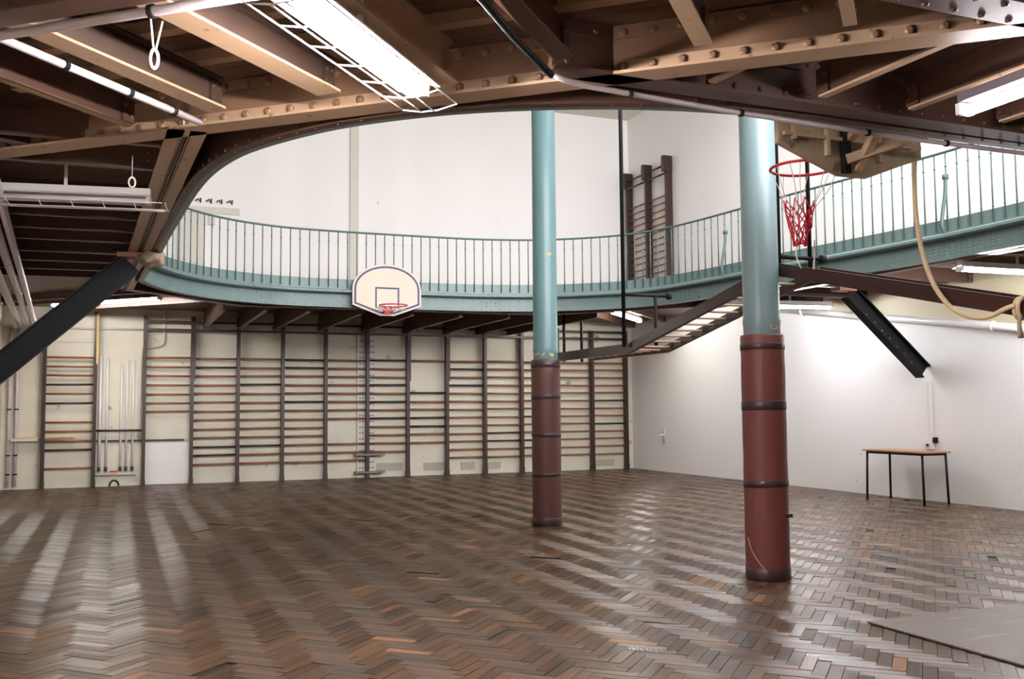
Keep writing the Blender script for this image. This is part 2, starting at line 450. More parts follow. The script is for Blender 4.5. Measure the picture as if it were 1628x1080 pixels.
def band(prof, mi=0, bm=None, skip=None):
    """closed sweep of a closed profile [(offset outwards, z)] round the opening"""
    bm = bm or new()
    rows = [[bm.verts.new(off(i, d) + V((0, 0, z))) for d, z in prof] for i in range(NR)]
    k = len(prof)
    for i in range(NR):
        A, B = rows[i], rows[(i + 1) % NR]
        for j in range(k):
            f = bm.faces.new((A[j], A[(j + 1) % k], B[(j + 1) % k], B[j])); f.material_index = mi
    return bm
def rect(d0, z0, d1, z1): return [(d0, z0), (d1, z0), (d1, z1), (d0, z1)]

g = thing('gallery_rim_girder', 'teal riveted steel girder curving round the open well of the gallery', 'girder', (4.6, 10, ZR))
bm = band(rect(.06, ZR + .012, .072, ZP + .06))
for i in range(0, NR, 2):
    n = rn(i) * SGN
    dome(bm, off(i, .06) + V((0, 0, ZR + .04)), -n, .012)
    dome(bm, off(i, .06) + V((0, 0, ZP - .1)), -n, .012)
for i in range(0, NR, 24):       # splice plates with bolt fields
    for a in (-1, 1):
        for z in (.10, .15): dome(bm, off(i + a, .06) + V((0, 0, ZR + z)), -rn(i + a) * SGN, .014)
for x, y in ((8.45, 13.1), (8.86, 8.3)):
    i0 = min(range(NR), key=lambda i: (rim[i] - V((x, y, 0))).length)
    for a in range(-6, 7):
        for z in (.075, .115, .155, .195): dome(bm, off(i0 + a, .06) + V((0, 0, ZR + z)), -rn(i0 + a) * SGN, .015)
part('web', bm, TEAL, g)
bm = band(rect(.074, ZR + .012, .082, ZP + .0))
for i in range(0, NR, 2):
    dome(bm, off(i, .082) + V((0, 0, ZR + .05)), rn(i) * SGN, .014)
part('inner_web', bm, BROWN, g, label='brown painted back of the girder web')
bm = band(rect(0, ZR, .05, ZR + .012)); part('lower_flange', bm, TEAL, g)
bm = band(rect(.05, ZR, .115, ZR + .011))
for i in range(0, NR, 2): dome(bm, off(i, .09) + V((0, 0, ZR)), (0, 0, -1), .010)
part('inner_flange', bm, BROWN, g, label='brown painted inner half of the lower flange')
bm = band([(-.085, ZP - .035), (-.06, ZP - .05), (.06, ZP - .045), (.06, ZP + .01), (-.07, ZP + .01), (-.085, ZP - .005)])
for i in range(0, NR, 3): dome(bm, off(i, -.085) + V((0, 0, ZP - .02)), -rn(i) * SGN, .009)
part('cornice_flange', bm, TEAL, g)
bm = band(rect(.035, ZP + .01, .05, 3.56)); part('toe_board', bm, TEAL, g)

# gallery deck
bm = new()
outer = [bm.verts.new((x, y, ZP)) for x, y in ((xl(YN), YN), (XR, YN), (XR, YB), (xl(YB), YB))]
inner = [bm.verts.new(off(i, .08) + V((0, 0, ZP))) for i in range(0, NR, 2)]
ed = []
for L in (outer, inner):
    for i in range(len(L)): ed.append(bm.edges.new((L[i], L[(i + 1) % len(L)])))
r = bmesh.ops.triangle_fill(bm, edges=ed, use_beauty=True)
fs = [x for x in r['geom'] if isinstance(x, bmesh.types.BMFace)]
ex = bmesh.ops.extrude_face_region(bm, geom=fs)
bmesh.ops.translate(bm, verts=[v for v in ex['geom'] if isinstance(v, bmesh.types.BMVert)], vec=(0, 0, .06))
struct('ceiling_gallery', bm, PLANK)

# railing
rl = thing('gallery_railing', 'slim teal balustrade standing along the curved edge of the gallery', 'railing', (4.6, 10, ZP))
tube_pts = [off(i, .02) + V((0, 0, 4.35)) for i in range(NR)]
bm = new(); tube(bm, tube_pts, .017, 8, closed=True); part('handrail', bm, TEALD, rl, True)
L = [0]
for i in range(NR): L.append(L[-1] + (rim[(i + 1) % NR] - rim[i]).length)
SP = .158; nb = int(L[-1] / SP)
# balusters where the photograph shows them one by one, the hidden ones as one part
def at_len(d):
    d %= L[-1]
    for i in range(NR):
        if L[i + 1] >= d:
            t = (d - L[i]) / (L[i + 1] - L[i]); return off(i, .02).lerp(off((i + 1) % NR, .02), t)
def baluster(bm, p):
    tube(bm, [p + V((0, 0, 3.42)), p + V((0, 0, 4.35))], .0095, 6)
    tube(bm, [p + V((0, 0, 4.17)), p + V((0, 0, 4.185))], .014, 6)
    tube(bm, [p + V((0, 0, 3.58)), p + V((0, 0, 3.60))], .013, 6)
vis = []; hid = []
for k in range(nb):
    p = at_len(k * SP)
    if p.y > 7.6 and not (p.x < 2.0 and p.y < 13.6) and (p.x > 7 or p.y > 13.6): vis.append(p)
    else: hid.append(p)
if len(vis) > 100: hid += vis[100:]; vis = vis[:100]
for p in vis:
    bm = new(); baluster(bm, p); part('baluster', bm, TEALD, rl, False)
bm = new()
for p in hid: baluster(bm, p)
tag(part('balusters', bm, TEALD, rl), kind='stuff')
def rimdir(x, y):
    i = min(range(NR), key=lambda i: (rim[i] - V((x, y, 0))).length); return i
for x, y in ((8.5, 12.4), (8.88, 8.5)):
    i = rimdir(x, y); bm = new()
    tube(bm, catmull([off(i, .0) + V((0, 0, 4.05)), off(i, -.015) + V((0, 0, 3.85)), off(i, -.07) + V((0, 0, 3.6)), off(i, -.08) + V((0, 0, 3.45)), off(i, -.0) + V((0, 0, 3.3))], 5), .021, 8)
    box(bm, off(i, .0) + V((0, 0, 4.05)), (.05, .05, .06))
    part('stay', bm, TEALD, rl, True)

# ------------------------------------------------------------------ steel under the gallery
def girder(name, p0, p1, label, w=.15, depth=.26, m=TAN, webm=BROWN, split=False, riv=.17, z=ZR, group=None, rv=.019, cat='girder'):
    p0, p1 = V((p0[0], p0[1], z)), V((p1[0], p1[1], z))
    g = thing(name, label, cat, (p0 + p1) / 2, group)
    d, s, u, Ln = frame_of(p0, p1)
    bm = new()
    if split:
        for q in (-1, 1): bar(bm, p0, p1, w * .40, .014, (q * w * .3, .007)); bar(bm, p0, p1, .012, .06, (q * w * .1, .03))
    else:
        bar(bm, p0, p1, w, .016, (0, .008))
        for q in (-1, 1): bar(bm, p0, p1, .014, .075, (q * .014, .05))
        if w > .18:
            for k in range(int(Ln / .16)):
                for q in (-.06, .06): dome(bm, p0 + d * (.1 + k * .16) + s * q, (0, 0, -1), .018)
    part('bottom_flange', bm, m, g)
    bm = new(); bar(bm, p0, p1, .014, depth, (0, depth / 2 + .01))
    for q in (-1, 1): bar(bm, p0, p1, .012, .07, (q * .013, depth - .03)); 
    n = int(Ln / riv)
    for k in range(n):
        c = p0 + d * (k + .5) * Ln / n
        for q in (-1, 1):
            dome(bm, c + s * q * .02 + u * .055, s * q, rv)
            dome(bm, c + s * q * .019 + u * (depth - .035), s * q, rv)
    part('web', bm, webm, g)
    return g
def cluster(g, pts, nrm, r=.02):
    bm = new()
    for p in pts: dome(bm, p, nrm, r)
    part('bolt_cluster', bm, BROWN, g)

gA = girder('ceiling_girder', (-1.42, 7.68), (4.6, 2.38), 'long tan girder running slantwise under the near gallery planks', .17, .27, TAN, MIDB, rv=.027, riv=.15)
gB = girder('ceiling_girder', (1.98, 4.36), (8.95, 4.52), 'dark girder parallel to the near rim, with a pale conduit beneath', .15, .27, BROWN, BROWN)
gC = girder('ceiling_girder', (.36, 6.08), (.06, 14.4), 'twin-flanged tan girder meeting the black strut beside the side wall', .23, .26, TAN, BROWN, split=True)
gD = girder('ceiling_girder', (2.55, 3.0), (8.9, 3.0), 'wide-flanged riveted girder over the lit tube beside the hoop', .2, .27, BROWN, BROWN)
g2 = girder('ceiling_girder', (-1.2, 5.2), (1.4, 3.02), 'dark girder with an enamel pipe, above the looped cord', .14, .27, BROWN, BROWN)
girder('ceiling_girder', (.06, 14.45), (1.8, 16.15), 'slanting girder behind the far rim, near the coat hooks', .14, m=BROWN)
girder('ceiling_girder', (1.8, 16.15), (7.1, 16.15), 'girder under the gallery behind the far backboard', .14, m=BROWN)
girder('ceiling_girder', (7.1, 16.15), (9.12, 14.1), 'slanting girder at the tube light in the far corner', .14, m=BROWN)
girder('ceiling_girder', (9.12, 14.1), (9.12, 4.6), 'girder along the end-wall gallery at the head of the bolted strut', .14, m=BROWN)

ND = V((math.sin(R45 - .05), math.cos(R45 - .05), 0))       # joist direction in the slanting bay
def joist(p0, p1, label, w=.1, depth=.17, m=TAN, webm=BROWN, group=None, z=ZR + .02, ell=0):
    p0, p1 = V((p0[0], p0[1], z)), V((p1[0], p1[1], z))
    g = thing('ceiling_joist', label, 'joist', (p0 + p1) / 2, group)
    bm = new(); bar(bm, p0, p1, w, .014, (ell, .007)); part('flange', bm, m, g)
    bm = new(); bar(bm, p0, p1, .012, depth, (0, depth / 2 + .012)); bar(bm, p0, p1, w * .7, .012, (0, depth + .01)); part('web', bm, webm, g)
    d, s, u, Ln = frame_of(p0, p1)
    bm = new(); box(bm, p1 - d * .03 + u * .09, (.09, .05, .14), rot=Matrix((d, s, u)).transposed())
    for a in (-.03, .03):
        for b in (.06, .12):
            for q in (-1, 1): dome(bm, p1 - d * (.03 + a * .8) + s * q * .025 + u * b, s * q, .013)
    part('end_cleat', bm, webm, g)
    return g
joist((-.95, 5.15), (.03, 6.2), 'thin-edged dark joist nearest the unlit tube fitting', .05, .17, TAN, BROWN)
joist((-.46, 4.69), (.49, 5.68), 'pale broad joist with a lilac pipe clipped along its side', .13, .17, TAN, DARKB)
joist((.04, 4.2), (1.03, 5.17), 'broad brightly lit joist carrying the looped cord', .15, .17, TAN, DARKB)
joist((.75, 3.85), (1.58, 4.78), 'joist against the wire-guarded tube light', .11, .2, TAN, TAN)
joist((1.1, 3.3), (2.0, 4.24), 'dark joist with a bent conduit turning along the rim', .1, .2, BROWN, BROWN)
joist((1.75, 3.0), (2.54, 3.84), 'tan joist butting the slanting girder midway, amid bolt heads', .085, .2, TAN, BROWN)  # brown web, here and on the next joist, stands for flange shade
joist((2.5, 2.86), (3.03, 3.4), 'short tan joist just before the wide-flanged girder', .06, .2, TAN, BROWN)
joist((-1.35, 6.3), (-.42, 7.0), 'dark joist over the end of the slanting girder', .06, .17, BROWN, BROWN)
for x, y0, lb in ((2.88, 4.0, 'short dark joist between slanting girder and near rim'), (3.6, 3.3, 'dark joist with a bright lower edge before the backboard'), (4.24, 3.12, 'dark joist alongside the violet-white tube light'), (4.95, 3.12, 'joist beyond the violet-white tube light')):
    joist((x + .03, y0), (x, 4.28), lb, .05, .18, TAN, BROWN)
for k, y in enumerate((6.62, 7.3, 8.6, 9.3, 9.95, 10.6, 11.4, 12.1, 12.8, 13.5)):
    joist((xl(y) + .05, y), (.3 - .036 * (y - 8) - .1, y - .02), 'dark cross joist in the row between side wall and twin-flanged girder', .055, .15, BROWN, BROWN, 'cross joists beside the wall')
for x in (1.55, 2.2, 2.9, 3.8, 4.7, 5.6, 6.5, 7.25, 7.98):  # outermost two added and whole row deepened to block the corner tubes' light
    joist((x, 15.65 if x > 7.5 else 16.24), (x, YB - .02), 'joist in the row under the far gallery', .07, .32, BROWN, BROWN, 'far gallery joists', z=3.02)
for k in range(8):
    y = 6.0 + k * 1.05
    joist((9.18, y), (XR - .02, y), 'joist in the row under the end-wall gallery', .07, .17, BROWN, BROWN, 'end-wall gallery joists')
for c in (16.5, 17.15, 18.5):
    joist((c / 2 - 7.2 + .03, c / 2 + 7.2 + .03), (max(xl(19) + .1, (c - 19.9) / 2 - .3 + 0), c - max(xl(19) + .1, (c - 19.9) / 2 - .3)), 'short slanting joist at the tube behind the thick strut', .07, .1, BROWN, BROWN, 'slanting corner joists', z=ZP - .12)
for c in (7.4, 8.75):
    joist((11.6 - c / 2 + .05, 11.6 + c / 2 + .05), (XR - .05, XR - .05 + c), 'slanting joist beside the lit tube in the far corner', .07, .1, BROWN, BROWN, 'slanting far corner joists', z=ZP - .12)
# battens carrying the planks, parallel to the slanting girder
AD = V((4.52, -3.98, 0)).normalized()
for k, (x, y) in enumerate(((-.06, 5.1), (.31, 5.53), (.62, 5.83), (.98, 5.92), (.6, 4.7), (-.6, 6.4))):
    pass
AN = V((AD.y, -AD.x, 0)) * -1
for k, c in enumerate((.45, .87, 1.25, 1.75)):
    base = V((1.5, 5.1, 0)) - V((-AD.y, AD.x, 0)) * c
    p0, p1 = base - AD * (2.4 - .45 * k), base + AD * 2.2
    bm = new(); bar(bm, p0 + V((0, 0, 3.335)), p1 + V((0, 0, 3.335)), .075, .065)
    solo('plank_batten', bm, TAN, 'plank batten in the set parallel to the slanting girder', 'batten', 'battens under the near planks')
# web stiffeners between the twin girder and the rim
for k, y in enumerate((8.05, 10.05)):
    bm = new(); box2(bm, (.33 - .03 * (y - 8), y - .03, ZR + .03), (.54 - .05 * (y - 8), y + .03, ZR + .24)); part('stiffener', bm, RUST, gC)

# struts
def strut(p0, p1, label, depth, w):
    p0, p1 = V(p0), V(p1)
    g = thing('diagonal_strut', label, 'strut', p0)
    bm = new()
    for q in (-1, 1): bar(bm, p0, p1, w, .018, (0, q * (depth / 2 - .009)))
    bar(bm, p0, p1, .02, depth - .03)
    part('steel_section', bm, BLACK, g)
    d, s, u, Ln = frame_of(p0, p1); bm = new()
    for k in range(7):
        c = p0 + d * Ln * (.15 + .1 * k)
        for q in (-1, 1): dome(bm, c + s * q * .011 + u * (-.035 + .01 * (k % 2)), s * q, .009)
    part('bolts', bm, BOLT if depth < .24 else BLACK, g)
    return g
s1 = strut((-1.38, 11.08, 1.61), (.10, 11.08, 2.98), 'thick black diagonal strut rising from the side wall', .25, .17)
bm = new(); box(bm, (.13, 11.08, 3.06), (.34, .22, .05)); part('head_plate', bm, RUST, s1, label='peeling brown head plate')
s2 = strut((11.02, 11.08, 1.89), (9.68, 11.08, 3.02), 'bolted black diagonal strut on the end wall above the table', .23, .16)
bm = new(); box(bm, (9.6, 11.08, 3.06), (.3, .2, .05)); part('head_plate', bm, RUST, s2, label='rusty head plate')

# sackcloth bundle stuffed on the rim
bm = new(); bmesh.ops.create_icosphere(bm, subdivisions=3, radius=.13)
for v in bm.verts:
    k = 1 + .16 * math.sin(v.co.x * 40) * math.cos(v.co.z * 33) + .12 * math.sin(v.co.y * 47 + 1)
    v.co = V((v.co.x * 1.05 * k, v.co.y * 1.4 * k, v.co.z * .72 * k)) + V((.30, 11.0, ZR - .06))
solo('cloth_bundle', bm, RAG, 'dirty crumpled cloth bundle wedged on the rim above the thick strut', 'cloth', smooth=True)

# ------------------------------------------------------------------ conduits and pipes under the gallery
def pipe(name, pts, r, m, label, cat='pipe', clips=(), group=None, sm=True):
    g = thing(name, label, cat, pts[0], group)
    bm = new(); tube(bm, pts, r, 10)
    P = [V(p) for p in pts]
    for a, b, t in clips:
        c = P[a].lerp(P[b], t); d = (P[b] - P[a]).normalized()
        tube(bm, [c - d * .012, c + d * .012], r * 1.4, 10, 1)
    part('run', bm, [m, BLACK if m is LILAC else m], g, True)
    return g
pipe('conduit_pipe', [(-.63, 4.63, 3.06), (.41, 5.78, 3.06)], .02, LILAC, 'pale lilac pipe clipped beside the broad joist', clips=((0, 1, .35), (0, 1, .63), (0, 1, .85)))
pipe('conduit_pipe', [(-1.2, 5.28, 3.05), (1.3, 3.18, 3.05)], .021, LILAC, 'enamel pipe under the dark girder above the looped cord', clips=((0, 1, .52), (0, 1, .2)))
pipe('conduit_pipe', [(1.98, 4.33, 3.06), (2.06, 4.37, 3.055), (2.2, 4.4, 3.05), (3.1, 4.5, 3.05), (4.3, 4.58, 3.05), (5.35, 4.6, 3.05), (8.5, 4.6, 3.05)], .015, LILAC,
     'pale conduit following the near rim from the dark joist', clips=((2, 3, .3), (3, 4, .1), (3, 4, .9), (4, 5, .5)))
pipe('conduit_pipe', [(1.16, 3.42, 3.08), (1.64, 4.0, 3.08), (1.92, 4.30, 3.075), (1.98, 4.34, 3.06)], .018, BLACK, 'dark conduit clipped under the dark joist, bending to the rim')
for x0, z, r, lb in ((-1.04, 3.0, .035, 'outermost of the ceiling pipes beside the side wall, nearest the joists'), (-1.14, 3.0, .045, 'thickest of the ceiling pipes along the side wall'),
                     (-1.25, 2.94, .035, 'lowest of the ceiling pipes along the side wall'), (-1.33, 3.03, .03, 'ceiling pipe tight against the side wall')):
    pipe('service_pipe', [(x0 + .05 * 8 - .02 * 0, 4.0, z), (x0, 12, z), (x0 - .05 * 7.9, 19.9, z)], r, LILAC, lb)
# sloping drain pipe on the end wall
pipe('drain_pipe', [(XR - .085, 14.75, 3.19), (XR - .085, 6.5, 1.98)], .055, WMETAL, 'thick white drain pipe sloping down the end wall behind the strut', clips=((0, 1, .12), (0, 1, .33), (0, 1, .6)))

# ------------------------------------------------------------------ tube lights
def lamp(p0, p1, label, m, twin=False, guard=False, width=.11, hood=True, ends=WMETAL, body=None, rad=.019):
    p0, p1 = V(p0), V(p1)
    g = thing('fluorescent_light', label, 'light', (p0 + p1) / 2)
    d, s, u, Ln = frame_of(p0, p1)
    bm = new(); bar(bm, p0, p1, width * .6, .05, (0, .075)); part('housing', bm, body or WMETAL, g)
    if hood:
        bm = new()
        for q in (-1, 1):
            a = [p0 + s * q * .02 + u * .05, p0 + s * q * width + u * .022, p1 + s * q * width + u * .022, p1 + s * q * .02 + u * .05]
            A = [bm.verts.new(x) for x in a]; B = [bm.verts.new(x + u * .004) for x in a]
            bm.faces.new(A); bm.faces.new(B[::-1])
            for i in range(4): bm.faces.new((A[i], A[(i + 1) % 4], B[(i + 1) % 4], B[i]))
        part('reflector', bm, WMETAL, g)
    for q in ((-1, 1) if twin else (0,)):
        bm = new(); tube(bm, [p0 + s * q * .038 + d * .03, p1 + s * q * .038 - d * .03], rad, 12); part('tube', bm, m, g, True)
    for e, dd in ((p0, d), (p1, -d)):
        bm = new(); bar(bm, e, e + dd * .03, width * .9, .06, (0, .01)); part('end_cap', bm, ends, g)
    bm = new()
    for t in (.5,):
        c = p0 + d * Ln * t; box2(bm, (c.x - .012, c.y - .012, c.z + .09), (c.x + .012, c.y + .012, ZP - .001))
    part('hanger_strap', bm, body or WMETAL, g)
    if guard:
        bm = new()
        for q in (-1.35, -.3, .3, 1.35):
            tube(bm, [p0 + s * q * width - u * (.03 if abs(q) > 1 else .06) - d * .02, p1 + s * q * width - u * (.03 if abs(q) > 1 else .06) + d * .1], .004, 6)
        for k in range(7):
            c = p0 + d * (Ln + .12) * k / 6
            tube(bm, [c + s * width * 1.35 * q - u * (.03 + .03 * (1 - abs(q))) for q in (-1, -.3, .3, 1)], .004, 6)
        for q in (-1.35, 1.35): tube(bm, [p0 + s * q * width + u * .02, p0 + s * q * width - u * .03], .004, 6)
        part('wire_guard', bm, WMETAL, g)
    return g
lamp((.53, 3.58, 2.96), (1.36, 4.56, 2.96), 'glaring white tube light in a wire guard beneath the near gallery', LIT, True, True)
lamp((4.14, 2.45, 2.96), (4.16, 3.84, 2.96), 'violet-white tube light beneath the near gallery, by the brown backboard', LITR, False, False, hood=False, body=HOUSE, rad=.03)
lamp((-1.1, 18.85, 3.28), (.62, 17.19, 3.28), 'lit tube behind the thick black strut', LITC, hood=False, rad=.026)
lamp((8.6, 16.27, 3.2), (10.1, 17.85, 3.2), 'lit tube in the far corner above the wall bars', LITC, hood=False, rad=.03)
lamp((9.05, 8.5, 2.97), (10.85, 8.44, 2.97), 'lit tube under the end-wall gallery, nearest the knotted rope', LITV)
lamp((9.16, 12.75, 2.97), (10.6, 12.55, 2.97), 'lit tube against the end wall, seen past the nearer pillar', LITV)
lamp((-.98, 7.95, 2.98), (.2, 7.78, 2.98), 'unlit lilac tube fitting between the dark cross joists', UNLIT, True, True, ends=LILAC)

# ------------------------------------------------------------------ cords
c = thing('pull_cord', 'white looped cord hanging from the brightly lit joist', 'cord', (.12, 4.42, 2.9))
bm = new()
tube(bm, [(.10, 4.42, 3.11), (.115, 4.42, 2.97)], .005, 6); tube(bm, [(.15, 4.44, 3.11), (.125, 4.43, 2.98)], .005, 6)
part('strands', bm, NETW, c)
bm = new(); tube(bm, [(.118 + .016 * math.cos(a), 4.42, 2.93 + .042 * math.sin(a)) for a in [i * PI / 8 for i in range(16)]], .008, 6, closed=True); part('loop', bm, NETW, c)
c = thing('pull_cord', 'small white ring hanging on a thread before a dark cross joist', 'cord', (.06, 6.95, 2.95))
bm = new(); tube(bm, [(.06, 6.95, 3.12), (.06, 6.95, 2.97)], .003, 6); part('strand', bm, NETW, c)
bm = new(); tube(bm, [(.06 + .02 * math.cos(a), 6.95, 2.94 + .034 * math.sin(a)) for a in [i * PI / 8 for i in range(16)]], .007, 6, closed=True); part('loop', bm, NETW, c)

# ------------------------------------------------------------------ pillars
def pillar(x, y, label, seed, bands, padh=1.99):
    g = thing('padded_pillar', label, 'pillar', (x, y, 0))
    bm = new(); lathe(bm, (x, y, 0), [(.150, 0), (.150, 2.06), (.156, 2.10), (.150, 2.14), (.145, 4), (.138, ZC)], 48)
    part('shaft', bm, COLBLUE if seed > 2 else COLTEAL, g, False)
    bm = new()
    pm = PAD if seed > 2 else PADD
    prof = [(.17, .0), (.178, .02)] + [(.177 + .0015 * math.sin(k * 2.1 + seed), .02 + k * (padh - .05) / 14) for k in range(1, 14)] + [(.178, padh - .015), (.172, padh)]
    lathe(bm, (x, y, 0), prof, 56); p = part('pad', bm, pm, g)
    for z, h, tilt in bands:
        bm = new(); n = 56
        R = [[bm.verts.new((x + rr * math.cos(2 * PI * j / n), y + rr * math.sin(2 * PI * j / n), z + zz + tilt * math.cos(2 * PI * j / n + 1))) for j in range(n)] for rr, zz in ((.178, 0), (.1815, .004), (.1815, h - .004), (.178, h))]
        for A, B in zip(R[:-1], R[1:]):
            for j in range(n): bm.faces.new((A[j], A[(j + 1) % n], B[(j + 1) % n], B[j])).smooth = True
        o = obj('tape_band', bm, TAPE, g); o.parent = p
    return g, p
def chips(g, x, y, spots):
    bm = new()
    for a, z, r in spots:
        n = 9; c = None
        pts = []
        rr = .1513
        for j in range(n):
            t = 2 * PI * j / n; q = r * (.7 + .5 * random.random())
            aa = a + q * math.cos(t) / .15
            pts.append(bm.verts.new((x + rr * math.cos(aa), y + rr * math.sin(aa), z + q * math.sin(t) * .8)))
        bm.faces.new(pts)
    part('bare_patches', bm, CHIP, g, label='flaked ochre patches in the blue paint')
def face_ang(x, y, da=0): return math.atan2(-y, -x) + da
X1, Y1, X2, Y2 = 4.82, 10.85, 4.946, 6.708
pa, ppa = pillar(X1, Y1, 'farther blue pillar wrapped in maroon padding, coloured darker for its dimmer light', 1, [(1.89, .075, .0), (1.51, .06, .004), (1.06, .05, -.008), (.58, .045, .004), (0.0, .10, 0)])
chips(pa, X1, Y1, [(face_ang(X1, Y1, -.3), 2.06, .045), (face_ang(X1, Y1, .5), 2.05, .035), (face_ang(X1, Y1, -.9), 2.06, .04), (face_ang(X1, Y1, -1.2), 3.72, .03), (face_ang(X1, Y1, .4), 3.27, .03), (face_ang(X1, Y1, -1.3), 2.83, .02)])
pb, ppb = pillar(X2, Y2, 'nearer blue pillar wrapped in maroon padding', 2.4, [(1.865, .055, .0), (1.37, .075, .003), (.745, .055, .006), (0.0, .10, 0)])
chips(pb, X2, Y2, [(face_ang(X2, Y2, -.1), 2.09, .035), (face_ang(X2, Y2, .75), 2.05, .04), (face_ang(X2, Y2, -.9), 2.08, .02)])
bm = new()
for q in (0, .03):
    tube(bm, [V((X2 + .181 * math.cos(t), Y2 + .181 * math.sin(t), z)) for t, z in [(face_ang(X2, Y2, -1.0 + q * 3 + .9 * k / 8), .34 - .24 * (k / 8) ** .7 - q) for k in range(9)]], .003, 5)
o = obj('torn_seam', bm, BATTEN, pb); o.parent = ppb
bm = new(); t = face_ang(X2, Y2, 1.15); box(bm, (X2 + .185 * math.cos(t), Y2 + .185 * math.sin(t), .52), (.05, .05, .03)); o = obj('buckle', bm, TAPE, pb); o.parent = ppb

# ------------------------------------------------------------------ climbing ladder between the pillars
lad = thing('climbing_ladder', 'dark red undulating overhead ladder slung past both pillars', 'ladder', (5.27, 7.5, 2.0))
prof = [(11.05, 2.03), (9.25, 2.03), (6.70, 2.54), (4.2, 1.95), (2.6, 1.95)]
for x, rh in ((5.10, .088), (5.56, .066)):
    bm = new()
    for (ya, za), (yb, zb) in zip(prof[:-1], prof[1:]):
        bar(bm, (x, ya, za), (x, yb, zb), .05, rh)
        bar(bm, (x, ya, za), (x, yb, zb), .022, .02, (0, rh / 2 + .008))
    part('rail', bm, RAILWOOD, lad)
for (ya, za), (yb, zb) in zip(prof[:-1], prof[1:]):
    n = max(1, round(math.hypot(yb - ya, zb - za) / .21))
    for k in range(n):
        t = (k + .5) / n; y, z = ya + (yb - ya) * t, za + (zb - za) * t
        bm = new(); tube(bm, [(5.1, y, z), (5.56, y, z)], .0115, 8); part('rung', bm, RUNGP, lad, True, 'pale worn rung')

def hanger(y, zb, zarm, label, xs):
    g = thing('ladder_hanger', label, 'hanger', (5.1, y, zb))
    bm = new(); tube(bm, [(xs[0] - .045, y, zb - .0), (xs[0] - .045, y, ZC)], .022, 10); part('pole', bm, BLACK, g, True)
    bm = new(); tube(bm, [(xs[1], y, zb), (xs[1], y, zarm if xs[2] else ZC)], .018, 10); part('pole', bm, BLACK, g, True)
    bm = new(); tube(bm, [(xs[0] - .045, y, zarm), (5.6, y, zarm)], .018, 10); tube(bm, [(5.58, y, zarm), (5.62, y, zarm)], .038, 12); part('cross_arm', bm, BLACK, g, True)
hanger(9.25, 2.05, 2.62, 'thin black poles hanging at the lower bend of the ladder', (5.08, 5.43, True))
hanger(6.72, 2.55, 2.66, 'thin black poles at the crest of the ladder beside the nearer pillar', (5.19, 5.47, False))

g = thing('ladder_hanger', 'black poles holding the ladder bend beyond the knotted rope', 'hanger', (5.1, 4.205, 1.98))
for x in (5.065, 5.595):
    bm = new(); tube(bm, [(x, 4.205, 1.97), (x, 4.205, ZP - .001)], .013, 10); part('pole', bm, BLACK, g, True)
# rope from the rim to the ladder
r = thing('climbing_rope', 'pale thick rope drooping to a knot round the dark red ladder', 'rope', (5.08, 4.35, 2.0))
rp = catmull([(5.05, 5.06, 3.2), (5.06, 5.1, 3.0), (5.04, 5.08, 2.71), (5.02, 5.02, 2.44), (5.0, 4.91, 2.2), (5.0, 4.77, 2.03), (5.0, 4.61, 1.955), (5.0, 4.48, 1.945), (5.02, 4.37, 1.985), (5.04, 4.32, 2.0)], 6)
bm = new(); tube(bm, rp, .0155, 10); part('hanging_length', bm, ROPE, r, True)
bm = new()
tube(bm, [(5.1 + .05 * math.cos(a), 4.30 + .012 * a / PI, 1.985 + .062 * math.sin(a)) for a in [i * PI / 8 for i in range(33)]], .0145, 8)
part('knot', bm, ROPE, r, True)
bm = new(); tube(bm, [(5.06, 4.31, 1.93), (5.055, 4.31, 1.86), (5.065, 4.31, 1.80)], [.012, .013, .016], 8); part('frayed_end', bm, RAG, r, True)

# ------------------------------------------------------------------ backboards
def board_outline(k=1.0, inset=0):
    pts = [(-.12, 0), (.12, 0), (.585, .17), (.585, .44)]
    n = 22
    for i in range(1, n): a = PI * i / n; pts.append((.585 * math.cos(a), .44 + .42 * math.sin(a)))
    pts += [(-.585, .44), (-.585, .17)]
    if not inset: return pts
    out = []; m = len(pts)
    for i in range(m):
        a, b, c = V(pts[i - 1] + (0,)), V(pts[i] + (0,)), V(pts[(i + 1) % m] + (0,))
        n1 = V((-(b - a).y, (b - a).x, 0)).normalized(); n2 = V((-(c - b).y, (c - b).x, 0)).normalized()
        nn = (n1 + n2).normalized(); q = inset / max(.4, nn.dot(n1))
        out.append((b.x + nn.x * q, b.y + nn.y * q))
    return out
def ringstrip(bm, A, B, o, ax, nrm, t):
    """flat painted line between two outlines, standing t proud of the board"""
    az = V((0, 0, 1)); m = len(A)
    a = [bm.verts.new(V(o) + V(ax) * p[0] + az * p[1] + V(nrm) * t) for p in A]
    b = [bm.verts.new(V(o) + V(ax) * p[0] + az * p[1] + V(nrm) * t) for p in B]
    for i in range(m): bm.faces.new((a[i], a[(i + 1) % m], b[(i + 1) % m], b[i]))
def hoop(cx, y, z, sgn, g, net_len, wild):
    rc = V((cx, y + sgn * .40, z)); R = .225
    bm = new(); tube(bm, [rc + V((R * math.cos(a), R * math.sin(a), 0)) for a in [i * PI / 18 for i in range(36)]], .0105, 8, closed=True)
    part('ring', bm, RED, g, True)
    bm = new(); box(bm, (cx, y + sgn * .03, z - .04), (.13, .04, .13))
    for q in (-1, 1):
        tube(bm, [(cx + q * .05, y + sgn * .04, z), (cx + q * .09, y + sgn * .2, z)], .009, 6)
        tube(bm, [(cx + q * .05, y + sgn * .04, z - .09), (cx + q * .12, y + sgn * .22, z - .005)], .007, 6)
    part('ring_bracket', bm, RED, g)
    return rc, R
